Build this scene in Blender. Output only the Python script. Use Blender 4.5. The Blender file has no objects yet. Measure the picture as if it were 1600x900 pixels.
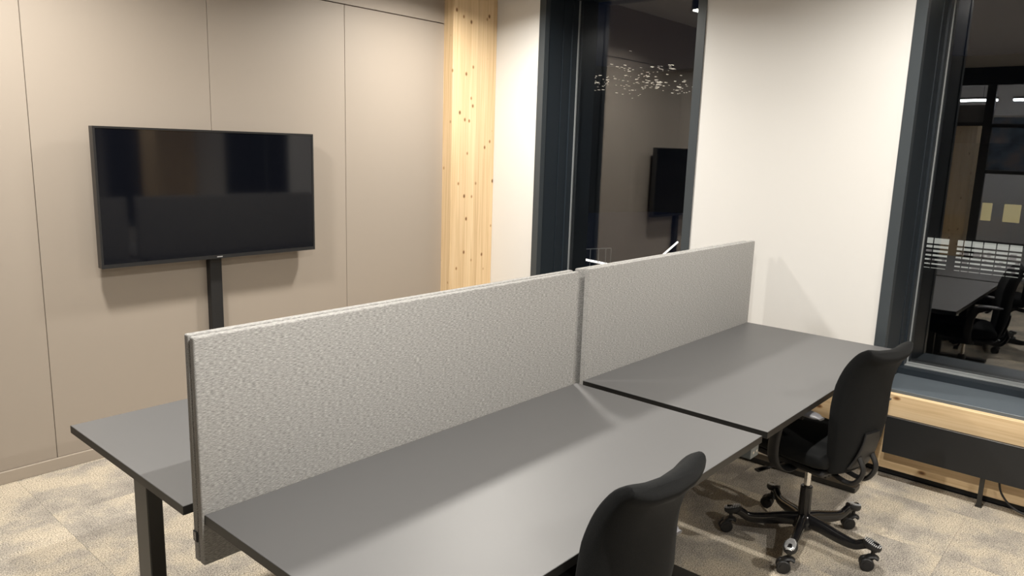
import bpy, bmesh, math, random
from mathutils import Vector, Matrix
C = bpy.context.scene.collection
PI = math.pi
random.seed(7)

# ------------------------------------------------------------------ camera
yaw, pitch, roll, FPX = math.radians(41.1115), math.radians(-10.696), math.radians(1.839), 1170.2
CAM_H = 1.685
f = Vector((math.cos(pitch)*math.cos(yaw), math.cos(pitch)*math.sin(yaw), math.sin(pitch)))
r = Vector((math.sin(yaw), -math.cos(yaw), 0)); u = r.cross(f)
r2 = math.cos(roll)*r + math.sin(roll)*u
u2 = -math.sin(roll)*r + math.cos(roll)*u
cd = bpy.data.cameras.new('camera'); cam = bpy.data.objects.new('camera', cd); C.objects.link(cam)
M = Matrix.Identity(4)
for i in range(3):
    M[i][0] = r2[i]; M[i][1] = u2[i]; M[i][2] = -f[i]
M[2][3] = CAM_H
cam.matrix_world = M
cd.sensor_width = 36; cd.lens = FPX/1600*36; cd.clip_start = .02; cd.clip_end = 2000
bpy.context.scene.camera = cam

# ------------------------------------------------------------------ world, exposure
w = bpy.data.worlds.new('night_sky'); bpy.context.scene.world = w; w.use_nodes = True
w.node_tree.nodes['Background'].inputs[0].default_value = (.25, .4, 1, 1)
w.node_tree.nodes['Background'].inputs[1].default_value = .006
vs = bpy.context.scene.view_settings
vs.view_transform = 'Standard'; vs.look = 'None'; vs.gamma = 1; vs.use_curve_mapping = False
vs.exposure = 0.0
LAMP_W = 57.0
LAMP_COL = (1.0, .955, .87)
LAMP_SPREAD = 154

# ------------------------------------------------------------------ materials
def mat(name, col=(.5,.5,.5), rough=.5, metal=0, spec=.5, emit=None, es=1, coat=0):
    m = bpy.data.materials.new(name); m.use_nodes = True
    b = m.node_tree.nodes['Principled BSDF']
    b.inputs['Base Color'].default_value = (*col, 1); b.inputs['Roughness'].default_value = rough
    b.inputs['Metallic'].default_value = metal; b.inputs['Specular IOR Level'].default_value = spec
    b.inputs['Coat Weight'].default_value = coat
    if emit:
        b.inputs['Emission Color'].default_value = (*emit, 1); b.inputs['Emission Strength'].default_value = es
    return m
def N(m, t, **k):
    n = m.node_tree.nodes.new(t)
    for a, v in k.items():
        if a in n.inputs: n.inputs[a].default_value = v
        else: setattr(n, a, v)
    return n
def L(m, a, ao, b, bi): m.node_tree.links.new(a.outputs[ao], b.inputs[bi])
def B(m): return m.node_tree.nodes['Principled BSDF']
def ramp(m, stops):
    n = N(m, 'ShaderNodeValToRGB'); e = n.color_ramp.elements
    e[0].position, e[0].color = stops[0][0], (*stops[0][1], 1)
    e[1].position, e[1].color = stops[-1][0], (*stops[-1][1], 1)
    for p, c in stops[1:-1]:
        q = e.new(p); q.color = (*c, 1)
    return n
def coords(m, scale=(1,1,1), world=True):
    if world: g = N(m, 'ShaderNodeNewGeometry'); o = 'Position'
    else: g = N(m, 'ShaderNodeTexCoord'); o = 'Object'
    mp = N(m, 'ShaderNodeMapping'); mp.inputs['Scale'].default_value = scale
    L(m, g, o, mp, 'Vector'); return mp
def bump(m, src, so, strength, dist):
    b = N(m, 'ShaderNodeBump'); b.inputs['Strength'].default_value = strength; b.inputs['Distance'].default_value = dist
    L(m, src, so, b, 'Height'); L(m, b, 'Normal', B(m), 'Normal')
def mixc(m, blend, fac):
    n = N(m, 'ShaderNodeMix', data_type='RGBA', blend_type=blend); n.inputs[0].default_value = fac; return n

def paint(name, col, rough=.75, amp=.0005):
    m = mat(name, col, rough)
    mp = coords(m, (140,140,140)); n = N(m, 'ShaderNodeTexNoise'); n.inputs['Scale'].default_value = 2
    L(m, mp, 'Vector', n, 'Vector'); bump(m, n, 'Fac', .15, amp); return m
m_wall = paint('white_wall_paint', (.69,.68,.665))
m_panel = paint('taupe_wall_panel', (.335,.289,.245), .55)
m_ceil = paint('ceiling_paint', (.50,.47,.44), .8)
m_base = paint('taupe_baseboard', (.36,.31,.26), .4)
m_joint = mat('dark_joint', (.16,.13,.11), .8)

def wood(name, axis, strip):
    m = mat(name, (.8,.6,.35), .5)
    lm = {'z':(1/strip[0],1/strip[1],.0001), 'y':(1/strip[0],.0001,1/strip[1])}[axis]
    mp = coords(m, lm); fl = N(m, 'ShaderNodeVectorMath', operation='FLOOR'); L(m, mp, 'Vector', fl, 0)
    wn = N(m, 'ShaderNodeTexWhiteNoise', noise_dimensions='3D'); L(m, fl, 'Vector', wn, 'Vector')
    # grain
    gs = {'z':(60,60,1.6), 'y':(60,1.6,60)}[axis]
    gp = coords(m, gs); ad = N(m, 'ShaderNodeVectorMath', operation='ADD'); L(m, gp, 'Vector', ad, 0); L(m, wn, 'Color', ad, 1)
    g = N(m, 'ShaderNodeTexNoise'); g.inputs['Scale'].default_value = 1.0; g.inputs['Detail'].default_value = 5; g.inputs['Distortion'].default_value = .6
    L(m, ad, 'Vector', g, 'Vector')
    gr = ramp(m, [(.3,(.62,.45,.255)), (.52,(.73,.55,.335)), (.72,(.78,.61,.395))]); L(m, g, 'Fac', gr, 'Fac')
    tr = ramp(m, [(0,(.93,.90,.87)), (1,(1.03,1.02,1.01))]); L(m, wn, 'Value', tr, 'Fac')
    mx = mixc(m, 'MULTIPLY', 1); L(m, gr, 'Color', mx, 6); L(m, tr, 'Color', mx, 7)
    # knots
    ks = {'z':(11,11,8), 'y':(9,6,11)}[axis]
    kp = coords(m, ks); v = N(m, 'ShaderNodeTexVoronoi'); v.inputs['Scale'].default_value = 1
    L(m, kp, 'Vector', v, 'Vector')
    kr = ramp(m, [(.05,(.13,.065,.03)), (.085,(.42,.25,.12)), (.15,(1,1,1))]); L(m, v, 'Distance', kr, 'Fac')
    m2 = mixc(m, 'MULTIPLY', .9); L(m, mx, 2, m2, 6); L(m, kr, 'Color', m2, 7)
    L(m, m2, 2, B(m), 'Base Color'); bump(m, g, 'Fac', .1, .001)
    return m
m_woodz = wood('pine_glulam_upright', 'z', (.042,.042))
m_woody = wood('pine_glulam_beam', 'y', (.3,.10))

def carpet():
    m = mat('speckled_carpet', (.4,.36,.3), .95, spec=.1)
    mp = coords(m); oi = N(m, 'ShaderNodeObjectInfo')
    big = N(m, 'ShaderNodeTexNoise'); big.inputs['Scale'].default_value = 3.2; big.inputs['Detail'].default_value = 6; big.inputs['Roughness'].default_value = .62
    off = N(m, 'ShaderNodeVectorMath', operation='SCALE'); off.inputs[3].default_value = .35
    cmb = N(m, 'ShaderNodeCombineXYZ'); L(m, oi, 'Random', cmb, 0); L(m, oi, 'Random', cmb, 1); L(m, cmb, 'Vector', off, 0)
    ad = N(m, 'ShaderNodeVectorMath', operation='ADD'); L(m, mp, 'Vector', ad, 0); L(m, off, 'Vector', ad, 1); L(m, ad, 'Vector', big, 'Vector')
    br = ramp(m, [(.34,(.28,.26,.24)), (.45,(.39,.36,.32)), (.55,(.51,.455,.375)), (.68,(.58,.515,.42))]); L(m, big, 'Fac', br, 'Fac')
    sp = N(m, 'ShaderNodeTexNoise'); sp.inputs['Scale'].default_value = 180; sp.inputs['Detail'].default_value = 3; sp.inputs['Roughness'].default_value = .7
    L(m, mp, 'Vector', sp, 'Vector')
    sr = ramp(m, [(.36,(.30,.29,.28)), (.47,(.78,.77,.75)), (.60,(1.25,1.23,1.19))]); L(m, sp, 'Fac', sr, 'Fac')
    mx = mixc(m, 'MULTIPLY', 1); L(m, br, 'Color', mx, 6); L(m, sr, 'Color', mx, 7)
    L(m, mx, 2, B(m), 'Base Color'); bump(m, sp, 'Fac', .6, .004)
    return m
m_carpet = carpet()

def fabric(name, dark, mid, light, sc=(70,300,300), amp=.0012):
    m = mat(name, mid, .95, spec=.15)
    mp = coords(m, sc); n = N(m, 'ShaderNodeTexNoise'); n.inputs['Scale'].default_value = 1; n.inputs['Detail'].default_value = 4; n.inputs['Roughness'].default_value = .65
    L(m, mp, 'Vector', n, 'Vector'); rr = ramp(m, [(.36,dark),(.5,mid),(.64,light)]); L(m, n, 'Fac', rr, 'Fac')
    L(m, rr, 'Color', B(m), 'Base Color'); bump(m, n, 'Fac', .35, amp)
    B(m).inputs['Sheen Weight'].default_value = .03
    return m
m_screen = fabric('grey_melange_screen_fabric', (.19,.187,.184), (.30,.296,.29), (.43,.425,.415), (80,480,480), .0004)
m_chairfab = fabric('black_chair_fabric', (.0035,.0038,.0042), (.006,.0065,.007), (.009,.0095,.010), (500,500,500), .0006)

def speck(name, col, rough, spec=.5):
    m = mat(name, col, rough, spec=spec)
    mp = coords(m, (1,1,1)); n = N(m, 'ShaderNodeTexNoise'); n.inputs['Scale'].default_value = 420; L(m, mp, 'Vector', n, 'Vector'); bump(m, n, 'Fac', .08, .0004); return m
m_desk = speck('dark_grey_matt_laminate', (.092,.092,.095), .47, .9)
m_edge = mat('black_edge_band', (.010,.0095,.009), .45)
m_steel = mat('black_powder_coated_steel', (.022,.021,.019), .38)
m_plast = mat('glossy_black_plastic', (.010,.010,.011), .18)
m_mplast = mat('matt_black_plastic', (.012,.012,.013), .5)
m_chrome = mat('chrome', (.75,.73,.70), .18, 1)
m_silver = mat('silver_ribs', (.75,.76,.78), .3, .6)
m_zinc = mat('zinc_plate', (.16,.18,.19), .4, .5)
m_win = mat('blue_grey_window_metal', (.016,.023,.031), .42, .0, .5)
m_winf = mat('light_face_casing', (.045,.054,.062), .35, .0, .6)
m_sill = mat('slate_blue_sill', (.095,.115,.135), .4)
m_bead = mat('aluminium_glazing_bead', (.34,.36,.37), .35, .2)
m_tvscr = mat('tv_screen_glass', (.003,.0035,.006), .06, spec=.55)
m_tvfr = mat('tv_bezel', (.018,.018,.019), .3)
m_arm = mat('grey_arm_pad', (.10,.10,.11), .42)
m_emit = mat('lamp_diffuser', (1,1,1), emit=(1,.93,.83), es=40)
m_line = mat('linear_lamp_diffuser', (1,1,1), emit=(.95,.97,1), es=30)
m_black = mat('black_frame', (.012,.013,.015), .4)
m_grey = paint('grey_back_wall', (.17,.165,.16))
m_tagm = mat('black_tag', (.01,.01,.012), .8)
m_white = mat('white_thread', (.7,.7,.7), .7)

def glass_mat(name, refl, tint=(1,1,1)):
    m = bpy.data.materials.new(name); m.use_nodes = True
    nt = m.node_tree; nt.nodes.clear()
    out = nt.nodes.new('ShaderNodeOutputMaterial'); mx = nt.nodes.new('ShaderNodeMixShader')
    tr = nt.nodes.new('ShaderNodeBsdfTransparent'); tr.inputs[0].default_value = (*tint, 1)
    gl = nt.nodes.new('ShaderNodeBsdfGlossy'); gl.inputs['Roughness'].default_value = 0.0; gl.inputs[0].default_value = (.95,.97,1,1)
    fr = nt.nodes.new('ShaderNodeLayerWeight'); fr.inputs['Blend'].default_value = .25
    mr = nt.nodes.new('ShaderNodeMapRange'); mr.inputs['To Min'].default_value = refl; mr.inputs['To Max'].default_value = .75
    pw = nt.nodes.new('ShaderNodeMath'); pw.operation = 'POWER'; pw.inputs[1].default_value = 1.6
    nt.links.new(fr.outputs['Fresnel'], pw.inputs[0]); nt.links.new(pw.outputs[0], mr.inputs['Value'])
    nt.links.new(mr.outputs[0], mx.inputs[0]); nt.links.new(tr.outputs[0], mx.inputs[1]); nt.links.new(gl.outputs[0], mx.inputs[2])
    nt.links.new(mx.outputs[0], out.inputs[0]); return m
m_glass = glass_mat('window_glass', .105)
m_pglass = glass_mat('partition_glass', .04)

# ------------------------------------------------------------------ helpers
def link(name, me, m, parent=None):
    o = bpy.data.objects.new(name, me); C.objects.link(o)
    for x in (m if isinstance(m, (list, tuple)) else [m]): me.materials.append(x)
    if parent: o.parent = parent
    return o
def fin(bm, name, m, parent=None, smooth=False, bev=0, seg=2):
    if bev: bmesh.ops.bevel(bm, geom=bm.edges[:], offset=bev, segments=seg, affect='EDGES', profile=.5)
    bmesh.ops.recalc_face_normals(bm, faces=bm.faces[:])
    me = bpy.data.meshes.new(name); bm.to_mesh(me); bm.free()
    for p in me.polygons: p.use_smooth = smooth
    o = link(name, me, m, parent)
    if smooth: sharp(o)
    return o
def sharp(o, ang=40):
    me = o.data
    bm = bmesh.new(); bm.from_mesh(me)
    for e in bm.edges:
        if len(e.link_faces) == 2 and e.calc_face_angle(0) > math.radians(ang): e.smooth = False
    bm.to_mesh(me); bm.free()
def bx(bm, a, b):
    ms = bmesh.ops.create_cube(bm, size=1)['verts']
    for v in ms:
        v.co = Vector([(a[i]+b[i])/2 + v.co[i]*(b[i]-a[i]) for i in range(3)])
    return ms
def box(name, a, b, m, parent=None, bev=0, seg=2):
    bm = bmesh.new(); bx(bm, a, b); return fin(bm, name, m, parent, False, bev, seg)
def cyl(bm, p, q, r1, r2=None, n=24, cap=True):
    p, q = Vector(p), Vector(q); d = q-p; r2 = r1 if r2 is None else r2
    mt = Matrix.Translation((p+q)/2) @ d.to_track_quat('Z','Y').to_matrix().to_4x4()
    return bmesh.ops.create_cone(bm, cap_ends=cap, segments=n, radius1=r1, radius2=r2, depth=d.length, matrix=mt)['verts']
def lathe(bm, prof, n=28, mt=None):
    rings = []
    for (rr, z) in prof:
        ring = []
        for k in range(n):
            a = 2*PI*k/n; v = Vector((rr*math.cos(a), rr*math.sin(a), z))
            ring.append(bm.verts.new(mt @ v if mt else v))
        rings.append(ring)
    for i in range(len(rings)-1):
        for k in range(n):
            bm.faces.new((rings[i][k], rings[i][(k+1)%n], rings[i+1][(k+1)%n], rings[i+1][k]))
    bm.faces.new(rings[0][::-1]); bm.faces.new(rings[-1])
def loft(bm, rings):
    vr = [[bm.verts.new(p) for p in rg] for rg in rings]
    n = len(vr[0])
    for i in range(len(vr)-1):
        for k in range(n): bm.faces.new((vr[i][k], vr[i][(k+1)%n], vr[i+1][(k+1)%n], vr[i+1][k]))
    bm.faces.new(vr[0][::-1]); bm.faces.new(vr[-1])
def catmull(pts, sub=6):
    pts = [Vector(p) for p in pts]; P = [2*pts[0]-pts[1]] + pts + [2*pts[-1]-pts[-2]]; o = []
    for i in range(1, len(P)-2):
        for s in range(sub):
            t = s/sub; a,b,c,d = P[i-1],P[i],P[i+1],P[i+2]
            o.append(.5*((2*b)+(-a+c)*t+(2*a-5*b+4*c-d)*t*t+(-a+3*b-3*c+d)*t**3))
    o.append(pts[-1].copy()); return o
def tube(bm, pts, rx, ry=None, n=12, sub=6, side=None, radii=None, power=1.0):
    """sweep of a (super)ellipse: rx along side direction, ry across"""
    pp = catmull(pts, sub); ry = ry or rx; rings = []
    for i, p in enumerate(pp):
        t = (pp[min(i+1,len(pp)-1)] - pp[max(i-1,0)]).normalized()
        s = Vector(side) if side else (Vector((0,0,1)) if abs(t.z) < .9 else Vector((1,0,0)))
        s = (s - t*s.dot(t)).normalized(); b = t.cross(s)
        k = i/(len(pp)-1); sc = radii(k) if radii else (1,1)
        rg = []
        for j in range(n):
            a = 2*PI*j/n; ca, sa = math.cos(a), math.sin(a)
            ca = math.copysign(abs(ca)**power, ca); sa = math.copysign(abs(sa)**power, sa)
            rg.append(p + s*rx*sc[0]*ca + b*ry*sc[1]*sa)
        rings.append(rg)
    loft(bm, rings)
def thing(name, label, cat, loc=(0,0,0), rz=0, group=None):
    o = bpy.data.objects.new(name, None); C.objects.link(o); o.location = loc; o.rotation_euler = (0,0,rz)
    o.empty_display_size = .1
    o['label'] = label; o['category'] = cat
    if group: o['group'] = group
    return o
def tag(o, label, cat, group=None):
    o['label'] = label; o['category'] = cat
    if group: o['group'] = group
    return o
def struct(o, label, cat):
    o['kind'] = 'structure'; o['label'] = label; o['category'] = cat; return o
def sempty(name, label, cat):
    o = bpy.data.objects.new(name, None); C.objects.link(o); o['kind'] = 'structure'; o['label'] = label; o['category'] = cat; return o
def copy_tree(o, parent=None):
    c = o.copy(); C.objects.link(c); c.parent = parent
    for ch in list(o.children): copy_tree(ch, c)
    return c

# ------------------------------------------------------------------ the room
XW, YW, CZ = 4.28, 4.058, 2.98           # window wall, panel wall, ceiling
X0, Y0 = -3.0, -4.4
XF = -5.5                                 # far end of the office behind the glass partition
fl = sempty('floor', 'mottled beige and grey carpet tile floor under the desks', 'floor')
box('subfloor', (XF,Y0,-.12), (XW+.02,YW+.02,-.0085), m_joint, fl)
TX, TY = .5, .5
tile_me = None
tile_x0, tile_y0 = -3.0, Y0
nx, ny = int(round((4.5-(-0.0))/TX)), 18
for i in range(-1, 9):
    for j in range(-2, 9):
        x, y = i*TX, j*TY + .03
        x1, y1 = min(x+TX, XW-.03), min(y+TY, YW)
        if x1-x < .05 or y1-y < .02: continue
        full = (x1-x > TX-.001 and y1-y > TY-.001)
        if full and tile_me:
            o = bpy.data.objects.new('carpet_tile', tile_me); C.objects.link(o); o.parent = fl; o.location = (x,y,0); continue
        o = box('carpet_tile', (.0004,.0004,-.008), (x1-x-.0004,y1-y-.0004,0), m_carpet, fl); o.location = (x,y,0)
        if full: tile_me = o.data
# rest of the carpet beyond the picture
bm = bmesh.new()
bx(bm, (XF,Y0,-.008), (-.5,YW,0)); bx(bm, (-.5,Y0,-.008), (4.25,-.97,0))
o = fin(bm, 'carpet_field', m_carpet, fl)
ce = struct(box('ceiling', (XF,Y0,CZ), (XW+.6,YW+.15,CZ+.15), m_ceil), 'plain greyish ceiling carrying the black downlights', 'ceiling')

# panel wall
wl = sempty('wall_left', 'taupe panelled wall that carries the television', 'wall')
box('wall_core', (XF,YW+.012,0), (XW+.02,YW+.15,CZ), m_joint, wl)
xs = [-3.264,-2.374,-1.484,-.594,.296,1.186,2.076,2.974,3.86]
for a, b in zip(xs[:-1], xs[1:]):
    box('wall_panel', (a+.0013,YW,.062), (b-.0013,YW+.014,2.520), m_panel, wl, .0012, 1)
xs2 = [-3.264,.296,3.86]
for a, b in zip(xs2[:-1], xs2[1:]):
    box('upper_panel', (a+.002,YW-.001,2.526), (b-.002,YW+.014,CZ), m_panel, wl)
box('far_panel', (XF,YW,0), (-3.27,YW+.014,CZ), m_panel, wl)
bm = bmesh.new(); bx(bm, (X0,YW-.014,0), (3.84,YW+.001,.062))
o = fin(bm, 'baseboard_left', m_base, None, False, .002, 2)
struct(o, 'low taupe skirting under the panelled wall', 'baseboard')

# window wall (holes for windows)
ZB, ZT = .47, 2.80
W1 = (2.26, 3.55); W2 = (-.18, 1.11); W3 = (-3.6,-2.3)
bm = bmesh.new()
segs = [(3.55,YW+.1),(1.11,2.26),(-2.30,-.18),(Y0-.1,-3.6)]
for a, b in segs: bx(bm, (XW,a,.0), (XW+.62,b,CZ))
for a, b in (W1,W2,W3):
    bx(bm, (XW,a,0), (XW+.62,b,ZB-.03)); bx(bm, (XW,a,ZT+.03), (XW+.62,b,CZ))
struct(fin(bm, 'wall_right', m_wall), 'off-white wall between the two tall windows', 'wall')

m_lit = m_wall
def window(n, Y, label, XG=4.66):
    a, b = Y
    t = sempty('window_%d' % n, label, 'window')
    cw, xf = .055, XW-.008; D = XG-4.78
    # casing round the opening
    bm = bmesh.new()
    bx(bm, (xf,a,ZB-.03), (xf+.05,a+cw,ZT+.03)); bx(bm, (xf,b-cw,ZB-.03), (xf+.05,b,ZT+.03))
    bx(bm, (xf,a+cw,ZT-.02), (xf+.05,b-cw,ZT+.03))
    fin(bm, 'casing', m_winf, t)
    # reveal lining, in two steps with a shadow joint
    for (y0,y1) in ((a,a+cw),(b-cw,b)):
        s = 1 if y0 == a else -1
        bm = bmesh.new()
        e0, e1 = (y0, y1-.004) if s == 1 else (y0+.004, y1)
        bx(bm, (xf+.052,e0,ZB-.03), ((4.60+D),e1,ZT+.02))
        bx(bm, ((4.606+D),y0,ZB-.03), (4.90,y1,ZT+.02))
        fin(bm, 'jamb', m_win, t)
    box('head_lining', (xf+.05,a+cw,ZT-.022), (4.90,b-cw,ZT+.02), m_win, t)
    box('sill', (xf,a,ZB-.04), (4.90,b,ZB), m_sill, t, .0015, 1)
    # fixed frame
    bm = bmesh.new(); y0, y1 = a+cw, b-cw
    fw = .012
    bx(bm, (4.64+D,y0,ZB), (4.83+D,y1,ZB+.035)); bx(bm, (4.70+D,y0,ZT-.05), (4.83+D,y1,ZT-.022))
    bx(bm, (4.70+D,y0,ZB+.035), (4.83+D,y0+fw,ZT-.05)); bx(bm, (4.70+D,y1-fw,ZB+.035), (4.83+D,y1,ZT-.05))
    fin(bm, 'window_frame', m_win, t)
    # aluminium glazing beads
    g0, g1, z0, z1 = y0+fw, y1-fw, ZB+.035, ZT-.05
    bm = bmesh.new()
    bx(bm, (4.715+D,g0,z0), (4.745+D,g1,z0+.004)); bx(bm, (4.757+D,g0,z0), (4.776+D,g1,z0+.012))
    fin(bm, 'glazing_bead', m_bead, t)
    for yy in (g0, g1-.006):
        bm = bmesh.new(); bx(bm, (4.762+D,yy,z0+.012), (4.776+D,yy+.006,z1)); fin(bm, 'glazing_bead', m_bead, t)
    box('glass', (XG,g0,z0), (XG+.008,g1,z1), m_glass, t)
    return t
window(1, W1, 'tall dark-framed window left of the white wall, half hidden by the desk screens')
window(2, W2, 'tall dark-framed window at the right edge above the pine beam', 4.76)
window(3, W3, 'tall dark-framed window further along the wall behind the viewer')

# pine beam under the windows and pine columns
o = box('trim_1', (4.235,-.90,.035), (XW+.0,3.958,.452), m_woody, None, .002, 1)
struct(o, 'long pine beam running low under the windows', 'beam')
o = box('trim_2', (3.83,3.962,0), (XW,YW+.03,CZ), m_woodz, None, .003, 1)
struct(o, 'knotty pine column in the corner beside the panelled wall', 'column')
o = box('trim_3', (3.83,-1.30,0), (XW,-.90,CZ), m_woodz, None, .003, 1)
struct(o, 'second pine column on the window wall behind the viewer', 'column')
o = box('baseboard_right', (4.262,-.90,0), (XW,3.955,.034), m_black)
struct(o, 'thin black recessed strip between carpet and pine beam', 'baseboard')

# rear walls
o = struct(box('wall_front', (XF,Y0-.1,0), (XW,Y0,CZ), m_grey), 'grey wall behind the viewer', 'wall')
o = struct(box('wall_far', (XF-.1,Y0,0), (XF,YW,CZ), m_wall), 'grey wall at the end of the office behind the glass partition', 'wall')

# black framed glass partition, mirrored in the right window
pt = sempty('wall_back', 'black-framed glass partition behind the viewer, mirrored in the right window', 'partition')
for y in (-1.2,.2,2.08,3.2):
    box('mullion', (X0-.04,y,0), (X0+.04,y+.11,2.74), m_black, pt)
box('header', (X0-.05,Y0,2.74), (X0+.05,YW,CZ), m_black, pt)
for z in (.52,1.52,2.16):
    box('transom', (X0-.03,-1.09,z), (X0+.03,.2,z+.05), m_black, pt)
    box('transom', (X0-.03,.31,z), (X0+.03,2.08,z+.05), m_black, pt)
box('transom', (X0-.03,2.19,2.18), (X0+.03,3.2,2.23), m_black, pt)
box('partition_pane', (X0-.004,-1.09,.0), (X0+.004,2.08,2.74), m_pglass, pt)
box('partition_pane', (X0-.004,2.19,.0), (X0+.004,3.2,2.74), m_pglass, pt)
box('partition_panel', (X0-.03,3.31,0), (X0+.03,YW,2.74), m_black, pt)
box('partition_panel', (X0-.03,Y0,0), (X0+.03,-1.2,2.74), m_grey, pt)
o = struct(box('trim_4', (-3.75,2.32,0), (-3.40,2.64,2.30), m_woodz), 'pine column behind the glass partition', 'column')
box('partition_panel', (-3.36,2.2,2.22), (-3.30,3.3,2.49), m_grey, pt)
def art():
    m = mat('blue_grey_canvas', (.03,.04,.05), .7)
    mp = coords(m, (2,2,2)); n = N(m, 'ShaderNodeTexNoise'); n.inputs['Scale'].default_value = 2; n.inputs['Detail'].default_value = 5
    L(m, mp, 'Vector', n, 'Vector'); rr = ramp(m, [(.35,(.02,.03,.04)),(.5,(.07,.10,.13)),(.65,(.16,.13,.12))]); L(m, n, 'Fac', rr, 'Fac'); L(m, rr, 'Color', B(m), 'Base Color'); return m
ar = thing('painting', 'dark blue-grey abstract canvas seen mirrored in the right window', 'painting', (XF+.001,1.75,1.55))
box('canvas', (0,-.75,0), (.03,.73,.87), art(), ar); 
bm = bmesh.new()
for a_, b_ in (((0,-.78,-.03),(.04,-.75,.90)),((0,.73,-.03),(.04,.76,.90)),((0,-.75,.87),(.04,.73,.90)),((0,-.75,-.03),(.04,.73,0))): bx(bm, a_, b_)
fin(bm, 'picture_frame', mat('pale_wood_frame', (.4,.36,.3)), ar)
for k, (y0, y1) in enumerate(((.2,2.05),(2.25,3.6))):
    t = thing('linear_lamp', ('long white strip lamp behind the glass partition' if k == 0 else 'short white strip lamp behind the glass partition, next to the pine column'), 'lamp', (-4.2,y0,2.60))
    box('housing', (-.05,0,.03), (.05,y1-y0,.06), m_black, t); box('diffuser', (-.045,.005,0), (.045,y1-y0-.005,.03), m_line, t)
    for yy in (.2, y1-y0-.2):
        bm = bmesh.new(); cyl(bm, (0,yy,.06), (0,yy,.38), .004, n=8); fin(bm, 'cable', m_black, t)

# ------------------------------------------------------------------ downlights
def downlight():
    t = thing('downlight', '', 'lamp', (0,0,2.84), 0, 'black cylinder downlights on the ceiling')
    bm = bmesh.new(); lathe(bm, [(.066,.030),(.072,.0),(.076,0),(.078,.004),(.078,.138),(.072,.1395)])
    fin(bm, 'housing', m_mplast, t, True)
    bm = bmesh.new(); cyl(bm, (0,0,.004), (0,0,.010), .068, n=28); fin(bm, 'lens', m_emit, t)
    return t
dl0 = downlight(); first = True
desc = {(3.4,3.15):'black cylinder downlight over the corner by the left window, mirrored in its glass', (1.0,3.15):'black cylinder downlight above the left half of the television wall',
 (1.0,.75):'black cylinder downlight above the front edge of the near desk', (3.4,.75):'black cylinder downlight above the far chair',
 (1.0,-1.65):'black cylinder downlight to the right behind the viewer', (3.4,-1.65):'black cylinder downlight by the second pine column'}
for (x,y), lb in desc.items():
    o = dl0 if first else copy_tree(dl0); first = False
    o.location = (x,y,2.84); o['label'] = lb
    if y > 3: o.scale = (1.4,1.4,1)
    ld = bpy.data.lights.new('downlight_light', 'AREA'); ld.shape = 'DISK'; ld.size = .24 if y > 3 else .04; ld.energy = LAMP_W*(.62 if (x,y) == (3.4,.75) else 1); ld.color = LAMP_COL; ld.spread = math.radians(LAMP_SPREAD)
    lo = bpy.data.objects.new('downlight_light', ld); C.objects.link(lo); lo.location = (x,y,2.839)

# ------------------------------------------------------------------ desks
DT = .73
def desk(x0, x1, y0, y1, front, label):
    """front = -1: user side at low y"""
    t = thing('desk', label, 'desk', ((x0+x1)/2,(y0+y1)/2,0), 0, 'black office desks standing back to back')
    hx, hy = (x1-x0)/2, (y1-y0)/2
    box('tabletop', (-hx+.001,-hy+.001,DT-.025), (hx-.001,hy-.001,DT), m_desk, t, .0008, 1)
    bm = bmesh.new()
    bx(bm, (-hx,-hy,DT-.0252), (-hx+.002,hy,DT-.0006)); bx(bm, (hx-.002,-hy,DT-.0252), (hx,hy,DT-.0006))
    bx(bm, (-hx+.002,-hy,DT-.0252), (hx-.002,-hy+.002,DT-.0006)); bx(bm, (-hx+.002,hy-.002,DT-.0252), (hx-.002,hy,DT-.0006))
    fin(bm, 'edge_band', m_edge, t)
    s = front
    for sx in (-1, 1):
        lx = -(hx-.057) if sx < 0 else hx-.19
        yc = -s*.045
        lg = box('leg', (lx-.023,yc-.045,.028), (lx+.023,yc+.045,DT-.06), m_steel, t, .003, 1)
        box('foot', (lx-.040,-s*.36 if s<0 else -.36,.004), (lx+.040, .36,.030), m_steel, t, .003, 1) if s > 0 else box('foot', (lx-.040,-.345,.004), (lx+.040,.345,.030), m_steel, t, .003, 1)
        box('side_bracket', (lx-.02,-.33,DT-.060), (lx+.02,.33,DT-.0255), m_steel, t)
    for yy in (.05, -.14) if s<0 else (-.05,.14):
        box('rail', (-hx+.08,yy-.02,DT-.062), (hx-.08,yy+.02,DT-.030), m_steel, t)
    return t
d1 = desk(.832, 2.430, .95, 1.749, -1, 'near dark grey desk with the front chair tucked up to it')
d2 = desk(2.475, 4.085, .95, 1.749, -1, 'far dark grey desk beside the window wall with the rear chair')
d3 = desk(.815, 2.42, 1.832, 2.635, 1, 'dark grey desk behind the near screens, only its left end showing')
d4 = desk(2.472, 4.085, 1.832, 2.635, 1, 'dark grey desk hidden behind the far screens')
zp = thing  # steel end bracket seen below the right end of the near desk
b_ = box('end_bracket', (.722,-.397,DT-.066), (.782,-.345,DT-.0255), m_zinc, d1, .002, 1); b_['label'] = 'bare zinc end bracket'
bm = bmesh.new()
for k in (0,1): cyl(bm, (.738+.026*k,-.3975,DT-.045), (.738+.026*k,-.399,DT-.045), .005, n=10)
fin(bm, 'screw', m_chrome, b_)

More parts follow.
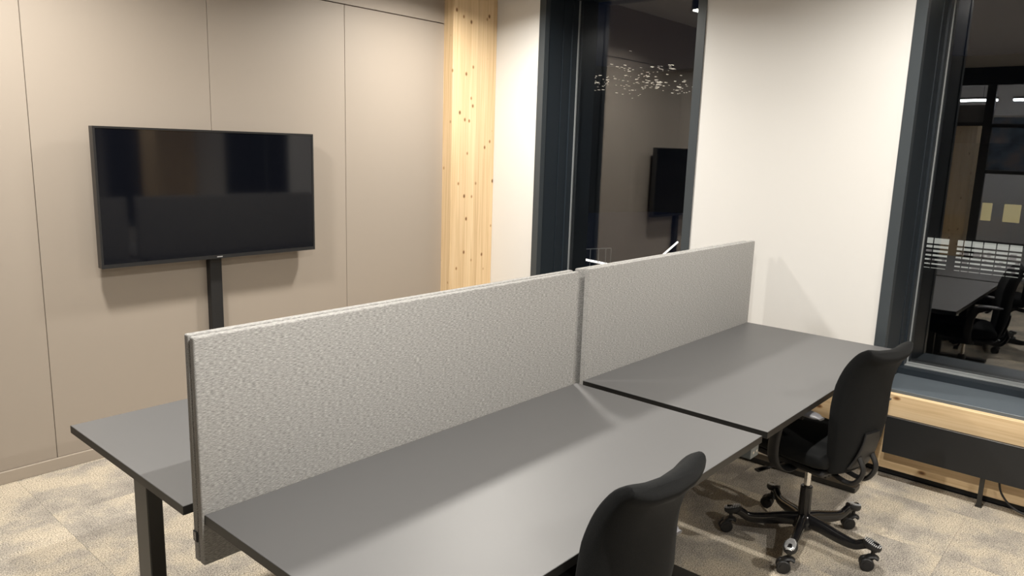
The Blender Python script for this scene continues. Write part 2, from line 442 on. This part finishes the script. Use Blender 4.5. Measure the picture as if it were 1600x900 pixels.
# ------------------------------------------------------------------ desk screens
def screen(x0, x1, y0, y1, z0, z1, label, withtag=False):
    t = thing('desk_screen', label, 'desk screen', ((x0+x1)/2,(y0+y1)/2,z0), 0, 'grey fabric desk screens')
    hx, hy, h = (x1-x0)/2, (y1-y0)/2, z1-z0
    bm = bmesh.new(); bx(bm, (-hx,-hy,0), (hx,hy,h)); fin(bm, 'padded_panel', m_screen, t, True, .005, 3)
    # clamps under the desk edge
    return t
s1 = screen(.826, 2.410, 1.750, 1.7735, .588, 1.200, 'near grey fabric desk screen facing the viewer, along the back of the near desk')
s2 = screen(2.482, 4.090, 1.750, 1.7735, .588, 1.203, 'far grey fabric desk screen facing the viewer, ending at the white wall')
s3 = screen(.826, 2.410, 1.7775, 1.8015, .588, 1.202, 'near grey fabric desk screen behind the front one, small black tag on its end')
s4 = screen(2.482, 4.090, 1.7985, 1.8235, .588, 1.197, 'far grey fabric desk screen standing behind the front one, only its rim showing')
# tag sewn in the groove at the left end
tg = box('fabric_tag', (-.7948,-.0125,.058), (-.7918,.0085,.086), m_tagm, s3)
tg['label'] = 'black tag with white lettering'
bm = bmesh.new()
zz = .0605
for k, hgt in enumerate((.0014,.0020,.0030,.0016,.0032,.0018,.0014)):
    bx(bm, (-.7951,-.0045,zz), (-.7947,.0035,zz+hgt)); zz += hgt+.0014
fin(bm, 'tag_lettering', m_white, tg)

# ------------------------------------------------------------------ television
tv = thing('television', 'large black flat television mounted on the panelled wall', 'television', (2.04,3.955,1.02))
TW, TH = .619, .70
box('case', (-TW,0,0), (TW,.045,TH), m_tvfr, tv, .003, 2)
box('rear_housing', (-.42,.045,.08), (.42,.075,.52), m_mplast, tv, .006, 2)
box('screen', (-TW+.012,-.0012,.020), (TW-.012,.002,TH-.011), m_tvscr, tv)
bm = bmesh.new()
for (a,b) in (((-TW,-.004,0),(TW,.002,.019)),((-TW,-.004,TH-.010),(TW,.002,TH)),((-TW,-.004,.019),(-TW+.011,.002,TH-.010)),((TW-.011,-.004,.019),(TW,.002,TH-.010))): bx(bm, a, b)
fin(bm, 'bezel', m_tvfr, tv)
bm = bmesh.new(); xx = -.017
for wd in (.004,.005,.004,.005,.006): 
    bx(bm, (xx,-.0046,.0065), (xx+wd,-.0039,.0125)); xx += wd+.0018
lo = fin(bm, 'maker_mark', m_silver, tv); lo['label'] = 'tiny silver lettering'
box('wall_bracket', (-.2,.075,.18), (.2,.101,.42), m_steel, tv)
ct = tag(box('cable_duct', (2.045-.035,YW-.045,.0), (2.045+.035,YW-.0005,1.09), m_mplast, None, .002, 1), 'black vertical cable duct on the wall below the television', 'cable duct')
# dark fitting cut by the left edge of the picture
hk = thing('wall_handle', 'black narrow handle on the panelled wall at the left edge', 'handle', (.945,YW,.93))
box('mount', (-.012,-.03,.0), (.012,0,.03), m_mplast, hk); box('grip', (-.05,-.045,-.035), (.022,-.03,.11), m_mplast, hk, .004, 2)

# ------------------------------------------------------------------ low black heater panel
hp = thing('heater_panel', 'long black heater panel in front of the pine beam', 'heater', (4.16,.0,0))
box('front_panel', (-.012,-.88,.152), (.012,.975,.354), m_black, hp, .0015, 1)
box('core', (.012,-.80,.18), (.055,.90,.33), m_mplast, hp)
for y in (.51,-.55):
    bm = bmesh.new(); bx(bm, (-.006,y-.010,.0), (.008,y+.010,.16)); bx(bm, (-.01,y-.015,.0), (.04,y+.015,.006)); fin(bm, 'foot', m_steel, hp)
bm = bmesh.new(); tube(bm, [(4.20,.45,.172),(4.195,.43,.09),(4.18,.37,.035),(4.17,.28,.018),(4.16,.12,.010),(4.16,-.1,.008),(4.17,-.4,.01),(4.2,-.6,.01)], .005, n=8)
bmesh.ops.translate(bm, vec=(-4.16,0,0), verts=bm.verts[:]); fin(bm, 'power_cord', m_mplast, hp, True)

# ------------------------------------------------------------------ chairs
def chair():
    t = thing('office_chair', '', 'chair', (0,0,0), 0, 'black fabric office chairs at the desks')
    # --- backrest: sections up the spine (local: faces +y)
    spine = [(-.190,.430),(-.212,.53),(-.226,.63),(-.230,.71),(-.238,.79),(-.255,.855),(-.280,.904),(-.303,.927)]
    half  = [.140,.166,.180,.180,.174,.165,.157,.153]
    wrap  = [.016,.026,.034,.038,.040,.037,.033,.030]
    thick = [.022,.032,.035,.035,.034,.033,.031,.028]
    S_ = catmull([(0,a,b) for a,b in spine], 4); n = len(S_)
    def lerp(arr, k):
        x = k*(len(arr)-1); i = min(int(x), len(arr)-2); return arr[i]+(arr[i+1]-arr[i])*(x-i)
    rings = []
    NR = 44
    def ring(p, tan, hw, th, wr):
        nb = Vector((0, tan.z, -tan.y)).normalized()   # forward normal
        rg = []
        for j in range(NR):
            a = 2*PI*j/NR; ca, sa = math.cos(a), math.sin(a)
            uu = math.copysign(abs(ca)**.36, ca); vv = math.copysign(abs(sa)**.42, sa)
            rg.append(p + Vector((hw*uu,0,0)) + nb*(th*vv*(1-.12*abs(uu)**3) + wr*abs(uu)**2.2))
        return rg
    for i, p in enumerate(S_):
        tan = (S_[min(i+1,n-1)]-S_[max(i-1,0)]).normalized(); k = i/(n-1)
        if i == 0:
            for q in (.35,.7,.9): rings.append(ring(p - tan*.022*(1-q*q)**.5, tan, lerp(half,0)-.03*(1-q), lerp(thick,0)*q, lerp(wrap,0)))
        rings.append(ring(p, tan, lerp(half,k), lerp(thick,k), lerp(wrap,k)))
        if i == n-1:
            for q in (.9,.7,.35): rings.append(ring(p + tan*.020*(1-q*q)**.5, tan, lerp(half,1)-.010*(1-q), lerp(thick,1)*q, lerp(wrap,1)))
    bm = bmesh.new(); loft(bm, rings); bk = fin(bm, 'backrest', m_chairfab, t, True)
    for p_ in bk.data.polygons: p_.use_smooth = True
    # shell plate low on the back
    bm = bmesh.new(); tube(bm, [(0,-.216,.44),(0,-.240,.49),(0,-.257,.55),(0,-.262,.60)], .075, .008, n=20, sub=4, side=(1,0,0), radii=lambda k:(1-.35*k,1), power=.6)
    fin(bm, 'back_shell', m_mplast, t, True)
    # curved bracket from shell down to the mechanism
    for s in (-1,1):
        bm = bmesh.new(); tube(bm, [(s*.045,-.245,.495),(s*.045,-.268,.445),(s*.045,-.250,.395),(s*.045,-.21,.370),(s*.04,-.12,.385),(s*.04,-.03,.41)], .013, .010, n=10, sub=6, side=(1,0,0))
        fin(bm, 'back_bracket', m_mplast, t, True)
    # --- seat
    rings = []
    prof = [(-.235,.205,.020,.455),(-.225,.222,.036,.458),(-.19,.236,.046,.462),(-.08,.242,.050,.462),(.06,.240,.050,.466),(.16,.232,.050,.468),(.21,.215,.046,.462),(.235,.195,.036,.452),(.245,.175,.018,.442)]
    for (yy,hw,th,zc) in prof:
        yy += .055; hw *= .92
        rg = []
        for j in range(40):
            a = 2*PI*j/40; ca, sa = math.cos(a), math.sin(a)
            uu = math.copysign(abs(ca)**.5, ca); vv = math.copysign(abs(sa)**.6, sa)
            dip = .016*abs(uu)**2 if vv > 0 else .018*abs(uu)**2
            rg.append(Vector((hw*uu, yy, zc + th*vv + dip*(1 if vv>0 else 1))))
        rings.append(rg)
    bm = bmesh.new(); loft(bm, rings); st = fin(bm, 'seat', m_chairfab, t, True)
    for p_ in st.data.polygons: p_.use_smooth = True
    box('seat_pan', (-.17,-.17,.398), (.17,.18,.425), m_mplast, t, .012, 2)
    # --- mechanism with levers
    bm = bmesh.new(); bx(bm, (-.065,-.13,.352), (.065,.11,.402)); bmesh.ops.bevel(bm, geom=bm.edges[:], offset=.014, segments=2, affect='EDGES')
    mc = fin(bm, 'tilt_mechanism', m_mplast, t)
    for (sx, yy, ln) in ((-1,.06,.19),(1,.03,.19)):
        bm = bmesh.new(); tube(bm, [(sx*.06,yy,.372),(sx*.14,yy+.01,.362),(sx*ln,yy+.03,.350)], .006, n=8); tube(bm, [(sx*(ln-.02),yy+.028,.351),(sx*(ln+.01),yy+.032,.349),(sx*(ln+.04),yy+.036,.347)], .006,.016, n=10, side=(0,0,1))
        fin(bm, 'lever', m_mplast, mc, True)
    bm = bmesh.new(); cyl(bm, (.0,.11,.372), (0,.15,.372), .022, n=20); fin(bm, 'tension_knob', m_mplast, mc, True)
    # --- armrests
    for s in (-1,1):
        a_ = bpy.data.objects.new('armrest', None)
        bm = bmesh.new()
        tube(bm, [(s*.10,-.02,.405),(s*.20,-.02,.392),(s*.242,.0,.415),(s*.254,.01,.47),(s*.254,.005,.56),(s*.252,-.015,.635),(s*.248,-.055,.662),(s*.242,-.11,.668)], .027, .011, n=12, sub=6, side=(0,1,0))
        arm = fin(bm, 'armrest', m_mplast, t, True)
        bm = bmesh.new(); tube(bm, [(s*.248,-.030,.673),(s*.245,-.075,.677),(s*.242,-.135,.677),(s*.240,-.185,.673)], .032, .010, n=18, sub=5, side=(1,0,0), radii=lambda k:(max(.55,(1-abs(2*k-1)**5)),max(.5,1-abs(2*k-1)**5)), power=.8)
        o = fin(bm, 'arm_pad', m_arm, arm, True)
    # --- gas column
    bm = bmesh.new(); cyl(bm, (0,0,.09), (0,0,.262), .027, .025, n=28); bmesh.ops.bevel(bm, geom=[e for e in bm.edges if len(e.link_faces)==2 and e.calc_face_angle(0)>1], offset=.003, segments=2, affect='EDGES')
    fin(bm, 'column_cover', m_plast, t, True)
    bm = bmesh.new(); cyl(bm, (0,0,.25), (0,0,.36), .0135, n=24); fin(bm, 'gas_lift', m_chrome, t, True)
    # --- base
    bm = bmesh.new(); lathe(bm, [(.030,.062),(.044,.070),(.046,.100),(.036,.122),(.029,.128)]); bs = fin(bm, 'base_hub', m_plast, t, True)
    for k in range(5):
        an = CH_A0 + k*2*PI/5; R = Matrix.Rotation(an, 4, 'Z')
        bm = bmesh.new()
        path = [(.020,0,.103),(.08,0,.098),(.15,0,.086),(.205,0,.080),(.238,0,.084),(.262,0,.098),(.285,0,.107),(.325,0,.104)]
        def rad(kk): return (1-.30*min(kk/.6,1), 1-.35*min(kk/.6,1))
        tube(bm, path, .021, .031, n=16, sub=4, side=(0,1,0), radii=rad, power=.75)
        bmesh.ops.transform(bm, matrix=R, verts=bm.verts[:]); fin(bm, 'base_arm', m_plast, t, True)
        # foot pad
        bm = bmesh.new(); Tp = R @ Matrix.Translation((.302,0,.112)) @ Matrix.Rotation(math.radians(14), 4, 'Y') @ Matrix.Diagonal((1.32,1,1,1))
        lathe(bm, [(.022,-.016),(.028,-.010),(.0295,.0),(.027,.008),(.018,.0115)], 28, Tp)
        fp = fin(bm, 'foot_pad', m_mplast, t, True)
        bm = bmesh.new()
        for j in range(10):
            xx = -.0325 + j*.0072; wy = .0255*math.sqrt(max(0,1-(xx/.0385)**2))
            tube(bm, [(xx/1.32,-wy*.86,.0100),(xx/1.32,-wy*.5,.0128),(xx/1.32,wy*.5,.0128),(xx/1.32,wy*.86,.0100)], .0014, .0017, n=6, sub=3, side=(0,0,1))
        bmesh.ops.transform(bm, matrix=Tp, verts=bm.verts[:]); fin(bm, 'ribbed_grip', m_silver, fp, True)
        # caster
        ca = CASTER[k]
        Rc = R @ Matrix.Translation((.308,0,0)) @ Matrix.Rotation(ca, 4, 'Z')
        bm = bmesh.new(); cyl(bm, (0,0,.05), (0,0,.10), .008, n=10)
        tube(bm, [(-.028,0,.034),(-.018,0,.056),(.004,0,.064),(.02,0,.056)], .009,.020, n=12, sub=4, side=(0,0,1))
        bmesh.ops.transform(bm, matrix=Rc, verts=bm.verts[:]); cs = fin(bm, 'caster', m_mplast, t, True)
        for s in (-1,1):
            bm = bmesh.new(); mt = Rc @ Matrix.Translation((-.020,s*.013,.0285)) @ Matrix.Rotation(PI/2, 4, 'X')
            lathe(bm, [(.0165,-.0125),(.0172,-.0105),(.025,-.010),(.0285,-.006),(.0285,.006),(.025,.010),(.0172,.0105),(.0165,.0125)], 24, mt)
            fin(bm, 'wheel', m_mplast, cs, True)
    return t
CH2_ROT = math.radians(75.5-90)
CH_A0 = math.radians(-25) - CH2_ROT
CASTER = [math.radians(h - (-25+72*k)) for k, h in enumerate((-55,-80,-50,-62,-66))]
c2 = chair(); c2.location = (3.195,1.03,0); c2.rotation_euler = (0,0,CH2_ROT)
c2['label'] = 'black office chair tucked under the far desk, its five-star base in view'
c1 = copy_tree(c2); c1.location = (1.490,1.075,0); c1.rotation_euler = (0,0,math.radians(86-90))
c1['label'] = 'black office chair at the near desk, cut off by the bottom edge'

# ------------------------------------------------------------------ outside, seen through the windows
hill_m = mat('night_hillside', (.01,.012,.014), .9)
def hill_z(x, y):
    k = max(0, min(1, (x-300)/330)); return -30 + k**.7*110 + 5*math.sin(y*.025+x*.013)
bm = bmesh.new(); G = []
for i in range(24):
    G.append([bm.verts.new((300+i*15, -200+j*20, hill_z(300+i*15, -200+j*20))) for j in range(40)])
for i in range(23):
    for j in range(39): bm.faces.new((G[i][j],G[i][j+1],G[i+1][j+1],G[i+1][j]))
struct(fin(bm, 'hillside', hill_m, None, True), 'dark hillside beyond the left window', 'hill')
bm = bmesh.new(); rng = random.Random(11)
cl = [(292,44,5,3,26),(280,42,5,4,40),(268,45,5,4.5,30),(258,41,6,4.5,44),(247,43,5,4,40),(238,40,5,2,44),(236,50,5,2.5,24),(246,50,6,2,12),(223,38,4.5,2.5,40),(262,50,3,1,12),(288,38,3,2,12)]
for (cy, cz, sy, sz, n) in cl:
    for k in range(int(n*.65)):
        ty = rng.gauss(cy, sy)/400; tz = (rng.gauss(cz, sz)-CAM_H)/400; x = 300
        while x < 640 and hill_z(x, ty*x) < tz*x + CAM_H: x += 1
        y = ty*x; z = tz*x + CAM_H; s = rng.choice((.05,.06,.08,.10,.18))*x/400
        wx = s*rng.choice((1,1,1,2.2,4))
        bx(bm, (x-2,y-wx,z-s), (x+2,y+wx,z+s))
o = fin(bm, 'city_lights', mat('city_light', (1,1,1), emit=(1,.9,.72), es=.8)); o['kind'] = 'stuff'
tag(o, 'scattered points of city light on the dark hillside in the left window', 'lights')

# neighbouring building below, lit windows with slatted blinds
nb = thing('building', 'neighbouring low building with lit slatted windows seen through the right window', 'building', (25,4.3,-6))
m_fac = mat('dark_facade', (.012,.013,.015), .8)
box('facade', (.3,-14,0), (8,7,8.2), m_fac, nb)
m_lw = []
for k, c_ in enumerate(((.80,.82,.74),(.62,.70,.64),(.45,.42,.40))): m_lw.append(mat('lit_window_%d' % k, (.1,.1,.1), emit=c_, es=.5 if k<2 else .35))
rng = random.Random(5)
def lit(y0, y1, z0, z1, m_):
    return box('lit_window', (.22,y0-4.3,z0+6), (.30,y1-4.3,z1+6), m_, nb)
for (ya, yb) in ((4.86,5.62),(3.02,3.62),(3.66,4.24),(4.28,4.62),(1.3,2.0),(2.04,2.9)):
    lw = lit(ya, yb, -1.52, -.62, m_lw[0])
    bm = bmesh.new()
    for j in range(6): 
        zz = -.80 - j*.13
        bx(bm, (.12,ya-4.33,zz+6-.022-.004*j), (.2,yb-4.27,zz+6+.022+.004*j))
    fin(bm, 'slat', m_fac, lw)
    bm = bmesh.new(); ym = (ya+yb)/2
    bx(bm, (.13,ym-4.31,4.4), (.19,ym-4.29,5.5)); fin(bm, 'window_bar', m_fac, lw)
    bm = bmesh.new()
    for j in range(7):
        yy = rng.uniform(ya, yb-.12)-4.3; zz = rng.uniform(-1.45,-1.0)+6
        bx(bm, (.205,yy,zz), (.219,yy+rng.uniform(.06,.2),zz+rng.uniform(.05,.16)))
    fin(bm, 'window_interior', m_lw[2], lw)['kind'] = 'stuff'
warm = mat('warm_lit_window', (.1,.1,.1), emit=(.75,.62,.25), es=.32)
for (a_, b__) in ((3.90,4.14),(3.20,3.60)): lit(a_, b__, .02, .52, warm)
# glazed walkway with a handrail given a faint glow, seen above the far screen
gm = mat('strip_light_outside', (1,1,1), emit=(1,.97,.9), es=2.0)
def beamlight(name, p, q, rr, label):
    bm = bmesh.new(); cyl(bm, p, q, rr, n=10); return tag(fin(bm, name, gm), label, 'lamp')
beamlight('strip_lamp', (25,18.35,-2.78), (25,16.6,-2.86), .045, 'bright outdoor strip lamp seen low in the left window')
beamlight('street_lamp', (25,14.45,-2.35), (25,13.68,-1.62), .035, 'slanting bright outdoor lamp seen just above the far screen')
wk = thing('glass_balustrade', 'faint glass balustrade outside around the strip lamp', 'balustrade', (24.9,17.4,-3.4))
bm = bmesh.new(); gl = mat('pale_edge', (.25,.25,.25), .3)
for y in (18.3,17.95,17.55,17.15,16.8,16.55): 
    cyl(bm, (0,y-17.4,0), (0,y-17.4,.98+(18.3-y)*.14), .012, n=6)
fin(bm, 'post', mat('faint_glow_post', (.2,.2,.2), emit=(.6,.62,.6), es=.12), wk)  # weak emission stands in for lamplight on posts and handrail
bm = bmesh.new(); cyl(bm, (0,.9,.98), (0,-.85,1.23), .014, n=6); fin(bm, 'handrail', bpy.data.materials['faint_glow_post'], wk)
